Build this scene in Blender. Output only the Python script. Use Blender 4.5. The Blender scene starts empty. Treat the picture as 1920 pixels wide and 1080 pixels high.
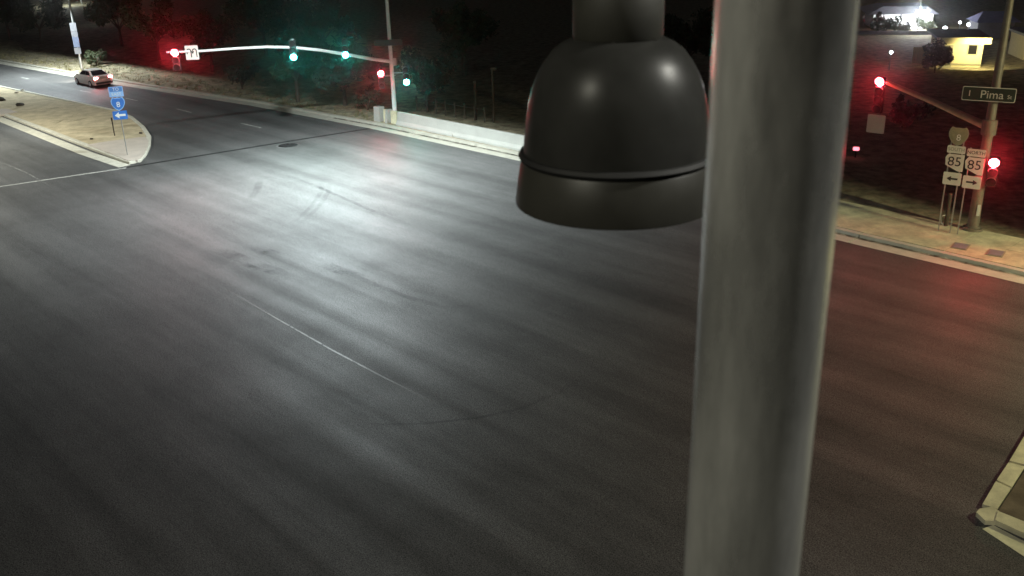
import bpy, bmesh, math, random
from mathutils import Vector, Matrix
random.seed(7)
S = bpy.context.scene
C = S.collection
V = Vector

# ------------------------------------------------------------------ camera, sky, exposure
CAM_H, F_PX, PITCH, ROLL = 13.5, 1750.0, math.radians(21.8), math.radians(1.6)
FWD = V((0, math.cos(PITCH), -math.sin(PITCH)))
R0 = V((1, 0, 0)); U0 = R0.cross(FWD)
RGT = R0 * math.cos(ROLL) - U0 * math.sin(ROLL)
UPV = RGT.cross(FWD)
EYE = V((0, 0, CAM_H))
cam = bpy.data.cameras.new('camera'); camo = bpy.data.objects.new('camera', cam); C.objects.link(camo)
camo.matrix_world = Matrix(((RGT.x, UPV.x, -FWD.x, 0), (RGT.y, UPV.y, -FWD.y, 0), (RGT.z, UPV.z, -FWD.z, CAM_H), (0, 0, 0, 1)))
cam.sensor_width = 36; cam.lens = 36 * F_PX / 1920
cam.clip_start = 0.05; cam.clip_end = 2000
cam.dof.use_dof = True; cam.dof.focus_distance = 45; cam.dof.aperture_fstop = 8.2
S.camera = camo

w = bpy.data.worlds.new('World'); S.world = w; w.use_nodes = True
wn = w.node_tree; wn.nodes.clear()
sky = wn.nodes.new('ShaderNodeTexSky'); sky.sky_type = 'NISHITA'; sky.sun_disc = False
sky.sun_elevation = math.radians(-3.0); sky.sun_rotation = math.radians(200)
bg = wn.nodes.new('ShaderNodeBackground'); bg.inputs[1].default_value = 0.15
wo = wn.nodes.new('ShaderNodeOutputWorld')
wn.links.new(sky.outputs[0], bg.inputs[0]); wn.links.new(bg.outputs[0], wo.inputs[0])
sl = bpy.data.lights.new('moonlight', 'SUN'); sl.energy = 0.03; sl.angle = math.radians(0.5); sl.color = (1, .97, .92)
so = bpy.data.objects.new('moonlight', sl); so.rotation_euler = (math.radians(40), 0, math.radians(20)); C.objects.link(so)
S.view_settings.view_transform = 'Standard'; S.view_settings.look = 'None'
S.view_settings.exposure = 0; S.view_settings.gamma = 1; S.view_settings.use_curve_mapping = False
S.render.engine = 'CYCLES'
S.cycles.use_denoising = True
S.cycles.max_bounces = 5; S.cycles.diffuse_bounces = 2; S.cycles.glossy_bounces = 3
S.cycles.transmission_bounces = 4; S.cycles.volume_bounces = 0
S.cycles.sample_clamp_indirect = 2

# ------------------------------------------------------------------ helpers
def ray(px, py):
    return (FWD * F_PX + RGT * (px - 960) - UPV * (py - 540)).normalized()
def G(px, py, z=0.0):
    """a place on the level z, read off the photograph"""
    d = ray(px, py); t = (z - CAM_H) / d.z
    return EYE + d * t
def onplane(px, py, p0, d2):
    """a place on the upright plane through p0 along the ground direction d2"""
    n = V((-d2[1], d2[0], 0)); d = ray(px, py)
    return EYE + d * ((p0 - EYE).dot(n) / d.dot(n))
def atdist(px, py, depth):
    d = ray(px, py); return EYE + d * (depth / d.dot(FWD))
def tag(o, label=None, cat=None, group=None, kind=None):
    if label: o['label'] = label
    if cat: o['category'] = cat
    if group: o['group'] = group
    if kind: o['kind'] = kind
    return o
def empty(name, loc, rz=0.0, label=None, cat=None, group=None):
    o = bpy.data.objects.new(name, None); C.objects.link(o)
    o.location = loc; o.rotation_euler = (0, 0, rz); o.empty_display_size = .2
    return tag(o, label, cat, group)
def mobj(name, bm, m, parent=None, smooth=False, bevel=0, recalc=True):
    if bevel:
        bmesh.ops.bevel(bm, geom=[e for e in bm.edges if len(e.link_faces) == 2 and e.calc_face_angle(0) > .6],
                        offset=bevel, segments=2, affect='EDGES', clamp_overlap=True)
    if recalc: bmesh.ops.recalc_face_normals(bm, faces=bm.faces)
    me = bpy.data.meshes.new(name); bm.to_mesh(me); bm.free()
    if smooth:
        for p in me.polygons: p.use_smooth = True
        try: me.set_sharp_from_angle(angle=math.radians(40))
        except Exception: pass
    me.materials.append(m)
    o = bpy.data.objects.new(name, me); C.objects.link(o)
    if parent: o.parent = parent
    return o
def BM(): return bmesh.new()
def bbox(bm, c, s, rot=None):
    m = Matrix.Translation(V(c)) @ (rot.to_4x4() if rot else Matrix()) @ Matrix.Diagonal((s[0], s[1], s[2], 1))
    bmesh.ops.create_cube(bm, size=1, matrix=m)
def btube(bm, p0, p1, r0, r1=None, seg=16, cap=True):
    p0, p1 = V(p0), V(p1); r1 = r0 if r1 is None else r1; d = p1 - p0
    q = d.to_track_quat('Z', 'Y').to_matrix().to_4x4()
    bmesh.ops.create_cone(bm, cap_ends=cap, segments=seg, radius1=r0, radius2=r1, depth=d.length,
                          matrix=Matrix.Translation((p0 + p1) / 2) @ q)
def bpath(bm, pts, radii, seg=14):
    """a smooth tube through points"""
    rings = []; pts = [V(p) for p in pts]
    up = V((0, 0, 1))
    for i, p in enumerate(pts):
        t = (pts[min(i + 1, len(pts) - 1)] - pts[max(i - 1, 0)]).normalized()
        a = t.cross(up if abs(t.z) < .95 else V((1, 0, 0))).normalized(); b = t.cross(a)
        r = radii[i] if isinstance(radii, (list, tuple)) else radii
        rings.append([bm.verts.new(p + (a * math.cos(k * 2 * math.pi / seg) + b * math.sin(k * 2 * math.pi / seg)) * r) for k in range(seg)])
    for i in range(len(rings) - 1):
        for k in range(seg):
            bm.faces.new((rings[i][k], rings[i][(k + 1) % seg], rings[i + 1][(k + 1) % seg], rings[i + 1][k]))
    bm.faces.new(rings[0]); bm.faces.new(rings[-1])
def blathe(bm, prof, seg=48, c=(0, 0, 0), close=False):
    rings = [[bm.verts.new((c[0] + r * math.cos(k * 2 * math.pi / seg), c[1] + r * math.sin(k * 2 * math.pi / seg), c[2] + z)) for k in range(seg)] for r, z in prof]
    for i in range(len(rings) - 1):
        for k in range(seg):
            bm.faces.new((rings[i][k], rings[i][(k + 1) % seg], rings[i + 1][(k + 1) % seg], rings[i + 1][k]))
    if close: bm.faces.new(rings[0]); bm.faces.new(rings[-1])
def bprism(bm, pts, z0, z1):
    a = [bm.verts.new((p[0], p[1], z0)) for p in pts]; b = [bm.verts.new((p[0], p[1], z1)) for p in pts]
    n = len(pts)
    bm.faces.new(a[::-1]); bm.faces.new(b)
    for i in range(n): bm.faces.new((a[i], a[(i + 1) % n], b[(i + 1) % n], b[i]))
def bplate(bm, pts, y0, y1):
    """an upright plate: outline in x,z, thickness in y"""
    a = [bm.verts.new((p[0], y0, p[1])) for p in pts]; b = [bm.verts.new((p[0], y1, p[1])) for p in pts]
    n = len(pts)
    bm.faces.new(a); bm.faces.new(b[::-1])
    for i in range(n): bm.faces.new((a[i], b[i], b[(i + 1) % n], a[(i + 1) % n]))
def bextrude_profile(bm, line, prof, cap=True):
    """carry a profile of (offset to the left, z) along a ground line"""
    rows = []
    for d, z in prof:
        rows.append([V((p.x, p.y, z)) for p in offset(line, d)])
    vs = [[bm.verts.new(p) for p in r] for r in rows]
    for i in range(len(vs) - 1):
        for k in range(len(line) - 1):
            bm.faces.new((vs[i][k], vs[i][k + 1], vs[i + 1][k + 1], vs[i + 1][k]))
    if cap:
        bm.faces.new([r[0] for r in vs]); bm.faces.new([r[-1] for r in vs])
def offset(line, d):
    out = []
    for i, p in enumerate(line):
        t = V((0, 0, 0))
        if i > 0: t += (line[i] - line[i - 1]).normalized()
        if i < len(line) - 1: t += (line[i + 1] - line[i]).normalized()
        t.z = 0; t.normalize()
        out.append(p + V((-t.y, t.x, 0)) * d)
    return out
def resample(line, step):
    out = [line[0].copy()]
    for a, b in zip(line, line[1:]):
        n = max(1, int((b - a).length / step))
        for k in range(1, n + 1): out.append(a.lerp(b, k / n))
    return out

# ------------------------------------------------------------------ materials
def mat(name, col, rough=.6, metal=0.0, spec=.5, var=0.0, vscale=3.0, bump=0.0, bscale=20.0, stretch=None, coat=0, col2=None, detail=6, aniso=0):
    m = bpy.data.materials.new(name); m.use_nodes = True
    nt = m.node_tree; b = nt.nodes['Principled BSDF']
    b.inputs['Base Color'].default_value = (*col, 1); b.inputs['Roughness'].default_value = rough
    b.inputs['Metallic'].default_value = metal; b.inputs['Specular IOR Level'].default_value = spec
    b.inputs['Coat Weight'].default_value = coat
    tc = nt.nodes.new('ShaderNodeTexCoord')
    src = tc.outputs['Object']
    if stretch:
        mp = nt.nodes.new('ShaderNodeMapping'); mp.inputs['Scale'].default_value = stretch
        nt.links.new(src, mp.inputs[0]); src = mp.outputs[0]
    if var or col2:
        n = nt.nodes.new('ShaderNodeTexNoise'); n.inputs['Scale'].default_value = vscale; n.inputs['Detail'].default_value = detail
        n.inputs['Roughness'].default_value = .65
        nt.links.new(src, n.inputs['Vector'])
        r = nt.nodes.new('ShaderNodeValToRGB')
        c2 = col2 or tuple(min(1, c * (1 + var)) for c in col); c1 = col if col2 else tuple(c * (1 - var) for c in col)
        r.color_ramp.elements[0].position = .3; r.color_ramp.elements[1].position = .7
        r.color_ramp.elements[0].color = (*c1, 1); r.color_ramp.elements[1].color = (*c2, 1)
        nt.links.new(n.outputs[0], r.inputs[0]); nt.links.new(r.outputs[0], b.inputs['Base Color'])
        mr = nt.nodes.new('ShaderNodeMapRange'); mr.inputs[3].default_value = rough * .8; mr.inputs[4].default_value = min(1, rough * 1.25)
        nt.links.new(n.outputs[0], mr.inputs[0]); nt.links.new(mr.outputs[0], b.inputs['Roughness'])
    if bump:
        n2 = nt.nodes.new('ShaderNodeTexNoise'); n2.inputs['Scale'].default_value = bscale; n2.inputs['Detail'].default_value = 5
        nt.links.new(tc.outputs['Object'], n2.inputs['Vector'])
        bp = nt.nodes.new('ShaderNodeBump'); bp.inputs['Strength'].default_value = bump; bp.inputs['Distance'].default_value = .02
        nt.links.new(n2.outputs[0], bp.inputs['Height']); nt.links.new(bp.outputs[0], b.inputs['Normal'])
    if aniso:
        b.inputs['Anisotropic'].default_value = aniso
        tg = nt.nodes.new('ShaderNodeTangent'); tg.direction_type = 'RADIAL'; tg.axis = 'Z'
        nt.links.new(tg.outputs[0], b.inputs['Tangent'])
    return m
def glow(name, col, strength, base=(.02, .02, .02)):
    m = bpy.data.materials.new(name); m.use_nodes = True
    b = m.node_tree.nodes['Principled BSDF']
    b.inputs['Base Color'].default_value = (*base, 1); b.inputs['Roughness'].default_value = .3
    b.inputs['Emission Color'].default_value = (*col, 1); b.inputs['Emission Strength'].default_value = strength
    return m

ROADDIR = V((.69, -.724, 0)).normalized()
ROADANG = math.atan2(ROADDIR.y, ROADDIR.x)

def asphalt_mat():
    m = bpy.data.materials.new('asphalt'); m.use_nodes = True
    nt = m.node_tree; b = nt.nodes['Principled BSDF']; L = nt.links
    tc = nt.nodes.new('ShaderNodeTexCoord')
    rot = nt.nodes.new('ShaderNodeMapping'); rot.vector_type = 'POINT'; rot.inputs['Rotation'].default_value = (0, 0, -ROADANG)
    L.new(tc.outputs['Object'], rot.inputs[0])
    def noise(scale, sc, detail=4, rough=.55, dist=0.0):
        mp = nt.nodes.new('ShaderNodeMapping'); mp.inputs['Scale'].default_value = sc
        L.new(rot.outputs[0], mp.inputs[0])
        n = nt.nodes.new('ShaderNodeTexNoise'); n.inputs['Scale'].default_value = scale; n.inputs['Detail'].default_value = detail
        n.inputs['Roughness'].default_value = rough; n.inputs['Distortion'].default_value = dist
        L.new(mp.outputs[0], n.inputs['Vector']); return n.outputs[0]
    def rng(x, a, bb, c, d):
        mr = nt.nodes.new('ShaderNodeMapRange'); mr.inputs[1].default_value = a; mr.inputs[2].default_value = bb
        mr.inputs[3].default_value = c; mr.inputs[4].default_value = d; L.new(x, mr.inputs[0]); return mr.outputs[0]
    def op(o, x, y):
        n = nt.nodes.new('ShaderNodeMath'); n.operation = o
        for i, q in enumerate((x, y)):
            if isinstance(q, (int, float)): n.inputs[i].default_value = q
            else: L.new(q, n.inputs[i])
        return n.outputs[0]
    wheel = rng(noise(1.0, (.035, .75, 1), 3, .5, .15), .3, .72, 0, 1)     # wheel tracks drawn out along the road
    wide = rng(noise(1.0, (.06, .16, 1), 3, .5), .3, .7, 0, 1)
    patch = rng(noise(.35, (1, 1, 1), 5, .6), .3, .7, 0, 1)
    grain = noise(22, (1, 1, 1), 3, .8)
    fine = noise(9, (1, 1, 1), 6, .8)
    speck = noise(34, (1, 1, 1), 1, .5)
    f = op('ADD', op('MULTIPLY', wheel, .44), op('ADD', op('MULTIPLY', wide, .34), op('MULTIPLY', patch, .22)))
    mid = noise(2.2, (.5, 1.3, 1), 6, .75)
    g = op('MULTIPLY', rng(op('ADD', op('MULTIPLY', speck, .45), op('ADD', op('MULTIPLY', grain, .33), op('MULTIPLY', fine, .22))), .38, .62, .15, 2.0), rng(mid, .3, .7, .86, 1.14))
    v = op('MULTIPLY', rng(f, 0.1, .9, .042, .105), g)
    comb = nt.nodes.new('ShaderNodeCombineColor')
    L.new(v, comb.inputs[0]); L.new(op('MULTIPLY', v, .99), comb.inputs[1]); L.new(op('MULTIPLY', v, .95), comb.inputs[2])
    L.new(comb.outputs[0], b.inputs['Base Color'])
    L.new(rng(f, .1, .9, .72, .56), b.inputs['Roughness'])
    L.new(rng(op('MULTIPLY', f, g), .0, 1.0, .15, .5), b.inputs['Specular IOR Level'])
    bp = nt.nodes.new('ShaderNodeBump'); bp.inputs['Strength'].default_value = .35; bp.inputs['Distance'].default_value = .01
    L.new(fine, bp.inputs['Height']); L.new(bp.outputs[0], b.inputs['Normal'])
    return m

def fade_mat(name, col, rough, lo, hi, scale=3.0):
    """thin worn mark: breaks up into the surface below it"""
    m = mat(name, col, rough); nt = m.node_tree; L = nt.links; b = nt.nodes['Principled BSDF']
    n = nt.nodes.new('ShaderNodeTexNoise'); n.inputs['Scale'].default_value = scale; n.inputs['Detail'].default_value = 6; n.inputs['Roughness'].default_value = .7
    tc = nt.nodes.new('ShaderNodeTexCoord'); L.new(tc.outputs['Object'], n.inputs['Vector'])
    mr = nt.nodes.new('ShaderNodeMapRange'); mr.inputs[1].default_value = .35; mr.inputs[2].default_value = .65
    mr.inputs[3].default_value = lo; mr.inputs[4].default_value = hi
    L.new(n.outputs[0], mr.inputs[0])
    # soft long edges from the strip's own coordinate (0..1 across)
    at = nt.nodes.new('ShaderNodeAttribute'); at.attribute_name = 'edge'
    mu = nt.nodes.new('ShaderNodeMath'); mu.operation = 'MULTIPLY'; L.new(mr.outputs[0], mu.inputs[0]); L.new(at.outputs['Fac'], mu.inputs[1])
    L.new(mu.outputs[0], b.inputs['Alpha'])
    return m

M = {}
M['asphalt'] = asphalt_mat()
M['dirt'] = mat('desert_dirt', (.13, .105, .075), .95, spec=.1, var=.45, vscale=1.3, bump=.6, bscale=6)
M['sand'] = mat('median_sand', (.50, .43, .29), .95, spec=.1, var=.28, vscale=1.1, bump=.5, bscale=9)
M['verge'] = mat('verge_dirt', (.24, .21, .14), .95, spec=.1, var=.6, vscale=1.6, bump=.7, bscale=7)
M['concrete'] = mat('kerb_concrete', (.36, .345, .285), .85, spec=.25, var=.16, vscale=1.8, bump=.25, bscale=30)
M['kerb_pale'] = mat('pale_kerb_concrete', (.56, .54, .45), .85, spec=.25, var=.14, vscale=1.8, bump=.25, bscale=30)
M['concrete2'] = mat('apron_concrete', (.50, .44, .375), .85, spec=.25, var=.1, vscale=1.5, bump=.2, bscale=30)
M['concrete_old'] = mat('worn_concrete', (.6, .56, .38), .9, spec=.2, var=.3, vscale=1.4, bump=.35, bscale=24)
M['barrier'] = mat('barrier_concrete', (.36, .36, .325), .85, spec=.25, var=.1, vscale=.9, bump=.2, bscale=18)
M['stain'] = fade_mat('gutter_silt', (.05, .045, .03), .95, .0, 1.0, 1.2)
M['paint'] = fade_mat('worn_white_paint', (.55, .55, .5), .7, .35, 1.0, 4)
M['seamlight'] = fade_mat('pale_worn_seam', (.42, .41, .38), .5, .35, .75, 1.1)
M['tar'] = fade_mat('tar_seal', (.008, .008, .008), .8, .65, 1.0, 3)
M['skid'] = fade_mat('tyre_rubber', (.012, .012, .012), .7, .05, .34, 1.5)
M['skid_faint'] = fade_mat('faint_tyre_rubber', (.015, .015, .015), .7, .02, .2, 1.5)
M['oil'] = fade_mat('oil_stain', (.01, .01, .01), .65, .05, .5, 1.6)
M['galv'] = mat('galvanised_steel', (.50, .50, .48), .5, .85, var=.14, vscale=5)
M['galvpole'] = mat('galvanised_pipe', (.36, .36, .34), .27, .9, var=.5, vscale=14, stretch=(1, 1, .22), aniso=.3, bump=.03, bscale=40)
M['paintsteel'] = mat('pale_painted_steel', (.62, .62, .60), .45, .0, var=.08)
M['weathered'] = mat('weathered_steel', (.19, .165, .13), .55, .3, var=.2, vscale=4)
M['tan'] = mat('tan_painted_steel', (.55, .46, .30), .55, .1, var=.15, vscale=4)
M['black'] = mat('black_polymer', (.012, .012, .012), .5)
M['housing'] = mat('signal_black', (.018, .018, .017), .55)
M['visor'] = mat('visor_grey', (.12, .12, .11), .6)
M['smoke'] = mat('smoked_dome', (.007, .007, .0065), .36, spec=.04, var=.25, vscale=8)
M['skirt'] = mat('dome_skirt', (.009, .0088, .0075), .4, spec=.06, var=.15, vscale=9)
M['collar'] = mat('mount_collar', (.008, .0078, .0062), .6, spec=.12, var=.2, vscale=9)
M['gasket'] = mat('rubber_gasket', (.003, .003, .003), .7, spec=.1)
M['dark_lens'] = mat('unlit_lens', (.02, .018, .016), .2)
M['red'] = glow('red_signal_light', (1, .03, .05), 800)
M['red_low'] = glow('side_red_light', (1, .03, .05), 650)
M['green'] = glow('green_signal_light', (.03, 1, .8), 340)
M['tail'] = glow('tail_light', (1, .16, .18), 140, (.2, .01, .01))
M['white_sign'] = mat('white_sheeting', (.72, .70, .62), .45, var=.04)
M['blue_sign'] = mat('blue_sheeting', (.045, .18, .55), .4, var=.05)
M['midblue'] = mat('mid_blue_sheeting', (.10, .25, .58), .4)
M['lightblue'] = mat('pale_blue_sheeting', (.30, .52, .85), .4)
M['dull_sign'] = mat('dull_sheeting', (.16, .16, .17), .6, var=.2, vscale=4)
M['dull_blue'] = mat('dull_blue_sheeting', (.11, .13, .19), .6, var=.2, vscale=4)
M['shield'] = mat('faded_shield', (.26, .25, .16), .5, var=.2, vscale=6)
M['ink'] = mat('black_ink', (.02, .02, .018), .5)
M['white_ink'] = mat('white_legend', (.80, .80, .76), .45)
M['green_sign'] = mat('dark_green_sheeting', (.012, .022, .014), .45)
M['dim_ink'] = mat('dim_legend', (.5, .48, .44), .5)
M['carpaint'] = mat('beige_car_paint', (.6, .55, .49), .3, .15, coat=.6)
M['glass'] = mat('car_glass', (.012, .012, .014), .08, spec=.6)
M['tyre'] = mat('tyre_black', (.012, .012, .012), .8)
M['rim'] = mat('alloy_rim', (.4, .4, .4), .3, .9)
M['bark'] = mat('bark', (.07, .055, .04), .9, var=.3, vscale=8)
M['leaf'] = mat('dull_leaves', (.04, .055, .02), .7, var=.5, vscale=3)
M['leaf2'] = mat('grey_leaves', (.042, .05, .03), .7, var=.5, vscale=3)
M['grass'] = mat('dry_grass', (.16, .14, .06), .8, var=.4, vscale=4)
M['rock'] = mat('dark_rock', (.05, .04, .03), .9, var=.3, bump=.5)
M['pebble'] = mat('pale_stone', (.55, .5, .42), .9, var=.1)
M['stucco'] = mat('cream_stucco', (.62, .55, .34), .9, var=.08, bump=.2, bscale=15)
M['whitewall'] = mat('white_wall', (.75, .76, .74), .8, var=.06)
M['roofing'] = mat('grey_roofing', (.22, .22, .25), .8, var=.2)
M['tarp'] = mat('blue_grey_roof', (.2, .2, .34), .7, var=.2)
M['trim'] = mat('grey_trim', (.3, .29, .22), .7)
M['lamp_lens'] = glow('lamp_lens', (.92, 1, .98), 60)
M['sodium_lens'] = glow('sodium_lens', (1, .75, .4), 40)
M['farlamp'] = glow('far_lamp', (.9, .95, 1), 14)
M['flood'] = glow('flood_lamp', (.93, .97, 1), 450)

# ------------------------------------------------------------------ ground, road, kerbs
EDGE_PX = [(0, 120), (225, 160), (470, 198), (690, 240), (980, 303), (1300, 383), (1590, 455), (1920, 533)]
edge = [G(*p) for p in EDGE_PX]
edge.insert(0, edge[0] + (edge[0] - edge[1]).normalized() * 90)
edge.append(edge[-1] + (edge[-1] - edge[-2]).normalized() * 45)
edge = resample(edge, 4.0)                # runs from far left to near right; its left side is away from the road
KERB = 1.25                               # gutter 0.9, face, top 0.2

bm = BM(); bmesh.ops.create_grid(bm, x_segments=8, y_segments=8, size=400)
for v in bm.verts: v.co.z = -.25
g = mobj('ground', bm, M['dirt']); tag(g, kind='structure')
bm = BM()
vs = [bm.verts.new((p.x, p.y, 0)) for p in edge]
near = [bm.verts.new((p.x, p.y, 0)) for p in (V((60, -10, 0)), V((40, -40, 0)), V((-60, -40, 0)), V((-160, 40, 0)), V((-190, 170, 0)))]
bmesh.ops.triangle_fill(bm, edges=[bm.edges.new((a, b)) for a, b in zip(vs + near, (vs + near)[1:] + vs[:1])])
for f_ in bm.faces:
    if f_.normal.z < 0: f_.normal_flip()
road = mobj('road', bm, M['asphalt'], recalc=False); tag(road, kind='structure')

def strip(name, pts, width, m, z=.004, parent=road, soft=True, taper=False):
    """a flat mark on the road with an edge fade attribute"""
    pts = resample(pts, 1.0)
    if soft: prof = [(-.5, 0), (-.3, 1), (.3, 1), (.5, 0)]
    else: prof = [(-.5, 1), (.5, 1)]
    bm = BM(); rows = [[bm.verts.new((p.x, p.y, z)) for p in offset(pts, d * width)] for d, e in prof]
    for i in range(len(rows) - 1):
        for k in range(len(pts) - 1): bm.faces.new((rows[i][k], rows[i][k + 1], rows[i + 1][k + 1], rows[i + 1][k]))
    o = mobj(name, bm, m, parent)
    at = o.data.attributes.new('edge', 'FLOAT', 'POINT')
    n = len(pts)
    for i, (d, e) in enumerate(prof):
        for k in range(n):
            f_ = min(1, min(k, n - 1 - k) / (n * .3)) if taper else 1
            at.data[i * n + k].value = e * f_
    return o

# kerb with gutter pan along the far side
kerb = empty('kerb', (0, 0, 0)); tag(kerb, kind='structure')
kpro = [(0, -.05), (0, .006), (.9, .012), (.93, .15), (1.22, .15), (KERB, .13), (KERB, -.05)]
for a_, b_, oa, ob in zip(edge, edge[1:], offset(edge, KERB), offset(edge, KERB)[1:]):
    bm = BM(); t0, t1 = .004, .996; va = []
    for d, z in kpro:
        p = a_.lerp(oa, d / KERB); q = b_.lerp(ob, d / KERB); va.append((bm.verts.new((*p.lerp(q, t0).xy, z)), bm.verts.new((*p.lerp(q, t1).xy, z))))
    for u, v in zip(va, va[1:]): bm.faces.new((u[0], u[1], v[1], v[0]))
    bm.faces.new([u[0] for u in va]); bm.faces.new([u[1] for u in va])
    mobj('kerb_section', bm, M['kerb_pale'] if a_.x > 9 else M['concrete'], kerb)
gl = [p for p in offset(edge, .8) if p.y < 75 and p.x > -14]
strip('silt_stain', gl, .34, M['stain'], z=.017, parent=kerb)

# terrain behind the kerb
bm = BM()
rows = []
for d in (KERB, 2, 3, 5, 5.3, 8, 12, 18, 26, 40, 60, 90, 140, 220):
    rows.append([bm.verts.new((p.x, p.y, ((.06 if d < 5.1 else .1 + random.uniform(-.02, .04)) if p.x > 2 and d < 13 else .13 if d < 1.3 else .13 + random.uniform(-.02, .1) + min(.5, d * .01)))) for p in
                 [q0 + V((-ROADDIR.y, ROADDIR.x, 0)) * d for q0 in edge]])
for i in range(len(rows) - 1):
    for k in range(len(edge) - 1): bm.faces.new((rows[i][k], rows[i][k + 1], rows[i + 1][k + 1], rows[i + 1][k]))
ter = mobj('terrain', bm, M['verge'], smooth=True); tag(ter, kind='structure')

# pavement of slabs on the right, behind the kerb
iS = min(range(len(edge)), key=lambda i: (edge[i] - G(1230, 365)).length)
pv = resample(edge[iS:], 1.6)
pe = empty('pavement', (0, 0, 0)); tag(pe, kind='structure')
o0, o1, o2 = offset(pv, KERB + .005), offset(pv, KERB + 1.8), offset(pv, KERB + 3.7)
n_ = 0
for k in range(len(pv) - 1):
    for A, B in ((o0, o1), (o1, o2)):
        if pv[k].x > 26: continue
        c = (A[k] + A[k + 1] + B[k] + B[k + 1]) / 4
        q = [c + (x - c) * .992 for x in (A[k], A[k + 1], B[k + 1], B[k])]
        bm = BM(); bprism(bm, [(x.x, x.y) for x in q], -.02, .165 + random.uniform(-.006, .006))
        mobj('slab', bm, M['concrete_old'], pe)
# sloped toe joining kerb top to the raised slabs is the slabs' own front face

# islands -------------------------------------------------------------
def island(name, px, label_kind, inner_m, h=.16, kw=.32):
    pts = [G(*p) for p in px]
    e = empty(name, pts[0] * 0); tag(e, kind='structure')
    c = sum(pts, V()) / len(pts)
    ring = pts
    # direction: make counter-clockwise
    area = sum(a_.x * b_.y - b_.x * a_.y for a_, b_ in zip(ring, ring[1:] + ring[:1]))
    if area < 0: ring = ring[::-1]
    n = len(ring); inn = []
    for i in range(n):
        t = (ring[(i + 1) % n] - ring[i - 1]).normalized(); inn.append(ring[i] + V((-t.y, t.x, 0)) * kw)
    bm = BM(); prof = []
    for r, z in ((ring, -.03), (ring, h - .03), ([a_.lerp(b_, .12) for a_, b_ in zip(ring, inn)], h), (inn, h), (inn, h - .05)):
        prof.append([bm.verts.new((p.x, p.y, z)) for p in r])
    for i in range(len(prof) - 1):
        for k in range(n): bm.faces.new((prof[i][k], prof[i][(k + 1) % n], prof[i + 1][(k + 1) % n], prof[i + 1][k]))
    mobj('kerb_ring', bm, M['kerb_pale'], e)
    bm = BM()
    vv = [bm.verts.new((p.x, p.y, h - .04)) for p in inn]; f_ = bm.faces.new(vv)
    bmesh.ops.triangulate(bm, faces=bm.faces)
    for _ in range(4): bmesh.ops.subdivide_edges(bm, edges=[e_ for e_ in bm.edges if e_.calc_length() > 2.0], cuts=1, use_grid_fill=False)
    for v in bm.verts:
        if not v.is_boundary: v.co.z += random.uniform(-.01, .07)
    mobj('sand_fill', bm, inner_m, e, smooth=True)
    return e
ISL = [(-260, 118), (-120, 143), (0, 163), (100, 184), (180, 201), (222, 210), (250, 222), (272, 240), (284, 258), (283, 274), (275, 292), (264, 304), (243, 308), (232, 305),
       (160, 277), (80, 246), (0, 216), (-120, 170)]
isl = island('traffic_island', ISL, '', M['sand'])
# concrete apron at the tip and the pale slab at the left
bm = BM(); bprism(bm, [(p.x, p.y) for p in [G(*q, .15) for q in ((164, 272), (200, 266), (240, 261), (272, 257), (279, 264), (276, 278), (268, 294), (258, 301), (240, 302))]], .05, .185)
mobj('apron', bm, M['concrete2'], isl)
bm = BM(); bprism(bm, [(p.x, p.y) for p in [G(*q, .15) for q in ((-30, 205), (14, 205), (33, 211), (-4, 217), (-50, 218))]], .05, .2)
mobj('slab', bm, M['concrete2'], isl)
# gutter pan along the near side of the island
gp = [G(*q) for q in ((-120, 180), (0, 224), (80, 256), (160, 288), (232, 312))]
bm = BM(); bextrude_profile(bm, gp, [(-.32, -.03), (-.32, .008), (.42, .012), (.42, -.03)]); mobj('gutter', bm, M['kerb_pale'], isl)

# corner kerbs at the lower right
ce = empty('corner_island', (0, 0, 0)); tag(ce, kind='structure')
def gpoly(name, px, z0, z1, m, parent, bevel=0.0):
    bm = BM(); q = [G(*p) for p in px]
    bprism(bm, [(p.x, p.y) for p in q], z0, z1)
    return mobj(name, bm, m, parent, bevel=bevel)
gpoly('gutter', ((1842, 992), (1862, 985), (1990, 1052), (1990, 1090)), -.03, .01, M['concrete_old'], ce)
gpoly('kerb_stone', ((1829, 968), (1836, 961), (1860, 958), (1872, 966), (1866, 985), (1846, 984)), -.03, .12, M['concrete_old'], ce, .02)
gpoly('kerb_stone', ((1869, 967), (1990, 1016), (1990, 1042), (1864, 984)), -.03, .14, M['concrete_old'], ce, .02)
gpoly('kerb_stone', ((1841, 951), (1868, 960), (1894, 921), (1866, 908)), -.03, .09, M['concrete_old'], ce, .015)
gpoly('kerb_stone', ((1868, 905), (1896, 918), (1920, 880), (1890, 872)), -.03, .085, M['concrete_old'], ce, .015)
gpoly('kerb_stone', ((1892, 869), (1922, 877), (1960, 822), (1930, 805)), -.03, .09, M['concrete_old'], ce, .015)
gpoly('dirt_fill', ((1870, 963), (1990, 1012), (2150, 1010), (2150, 780), (1960, 826)), -.03, .07, M['dirt'], ce)

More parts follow.
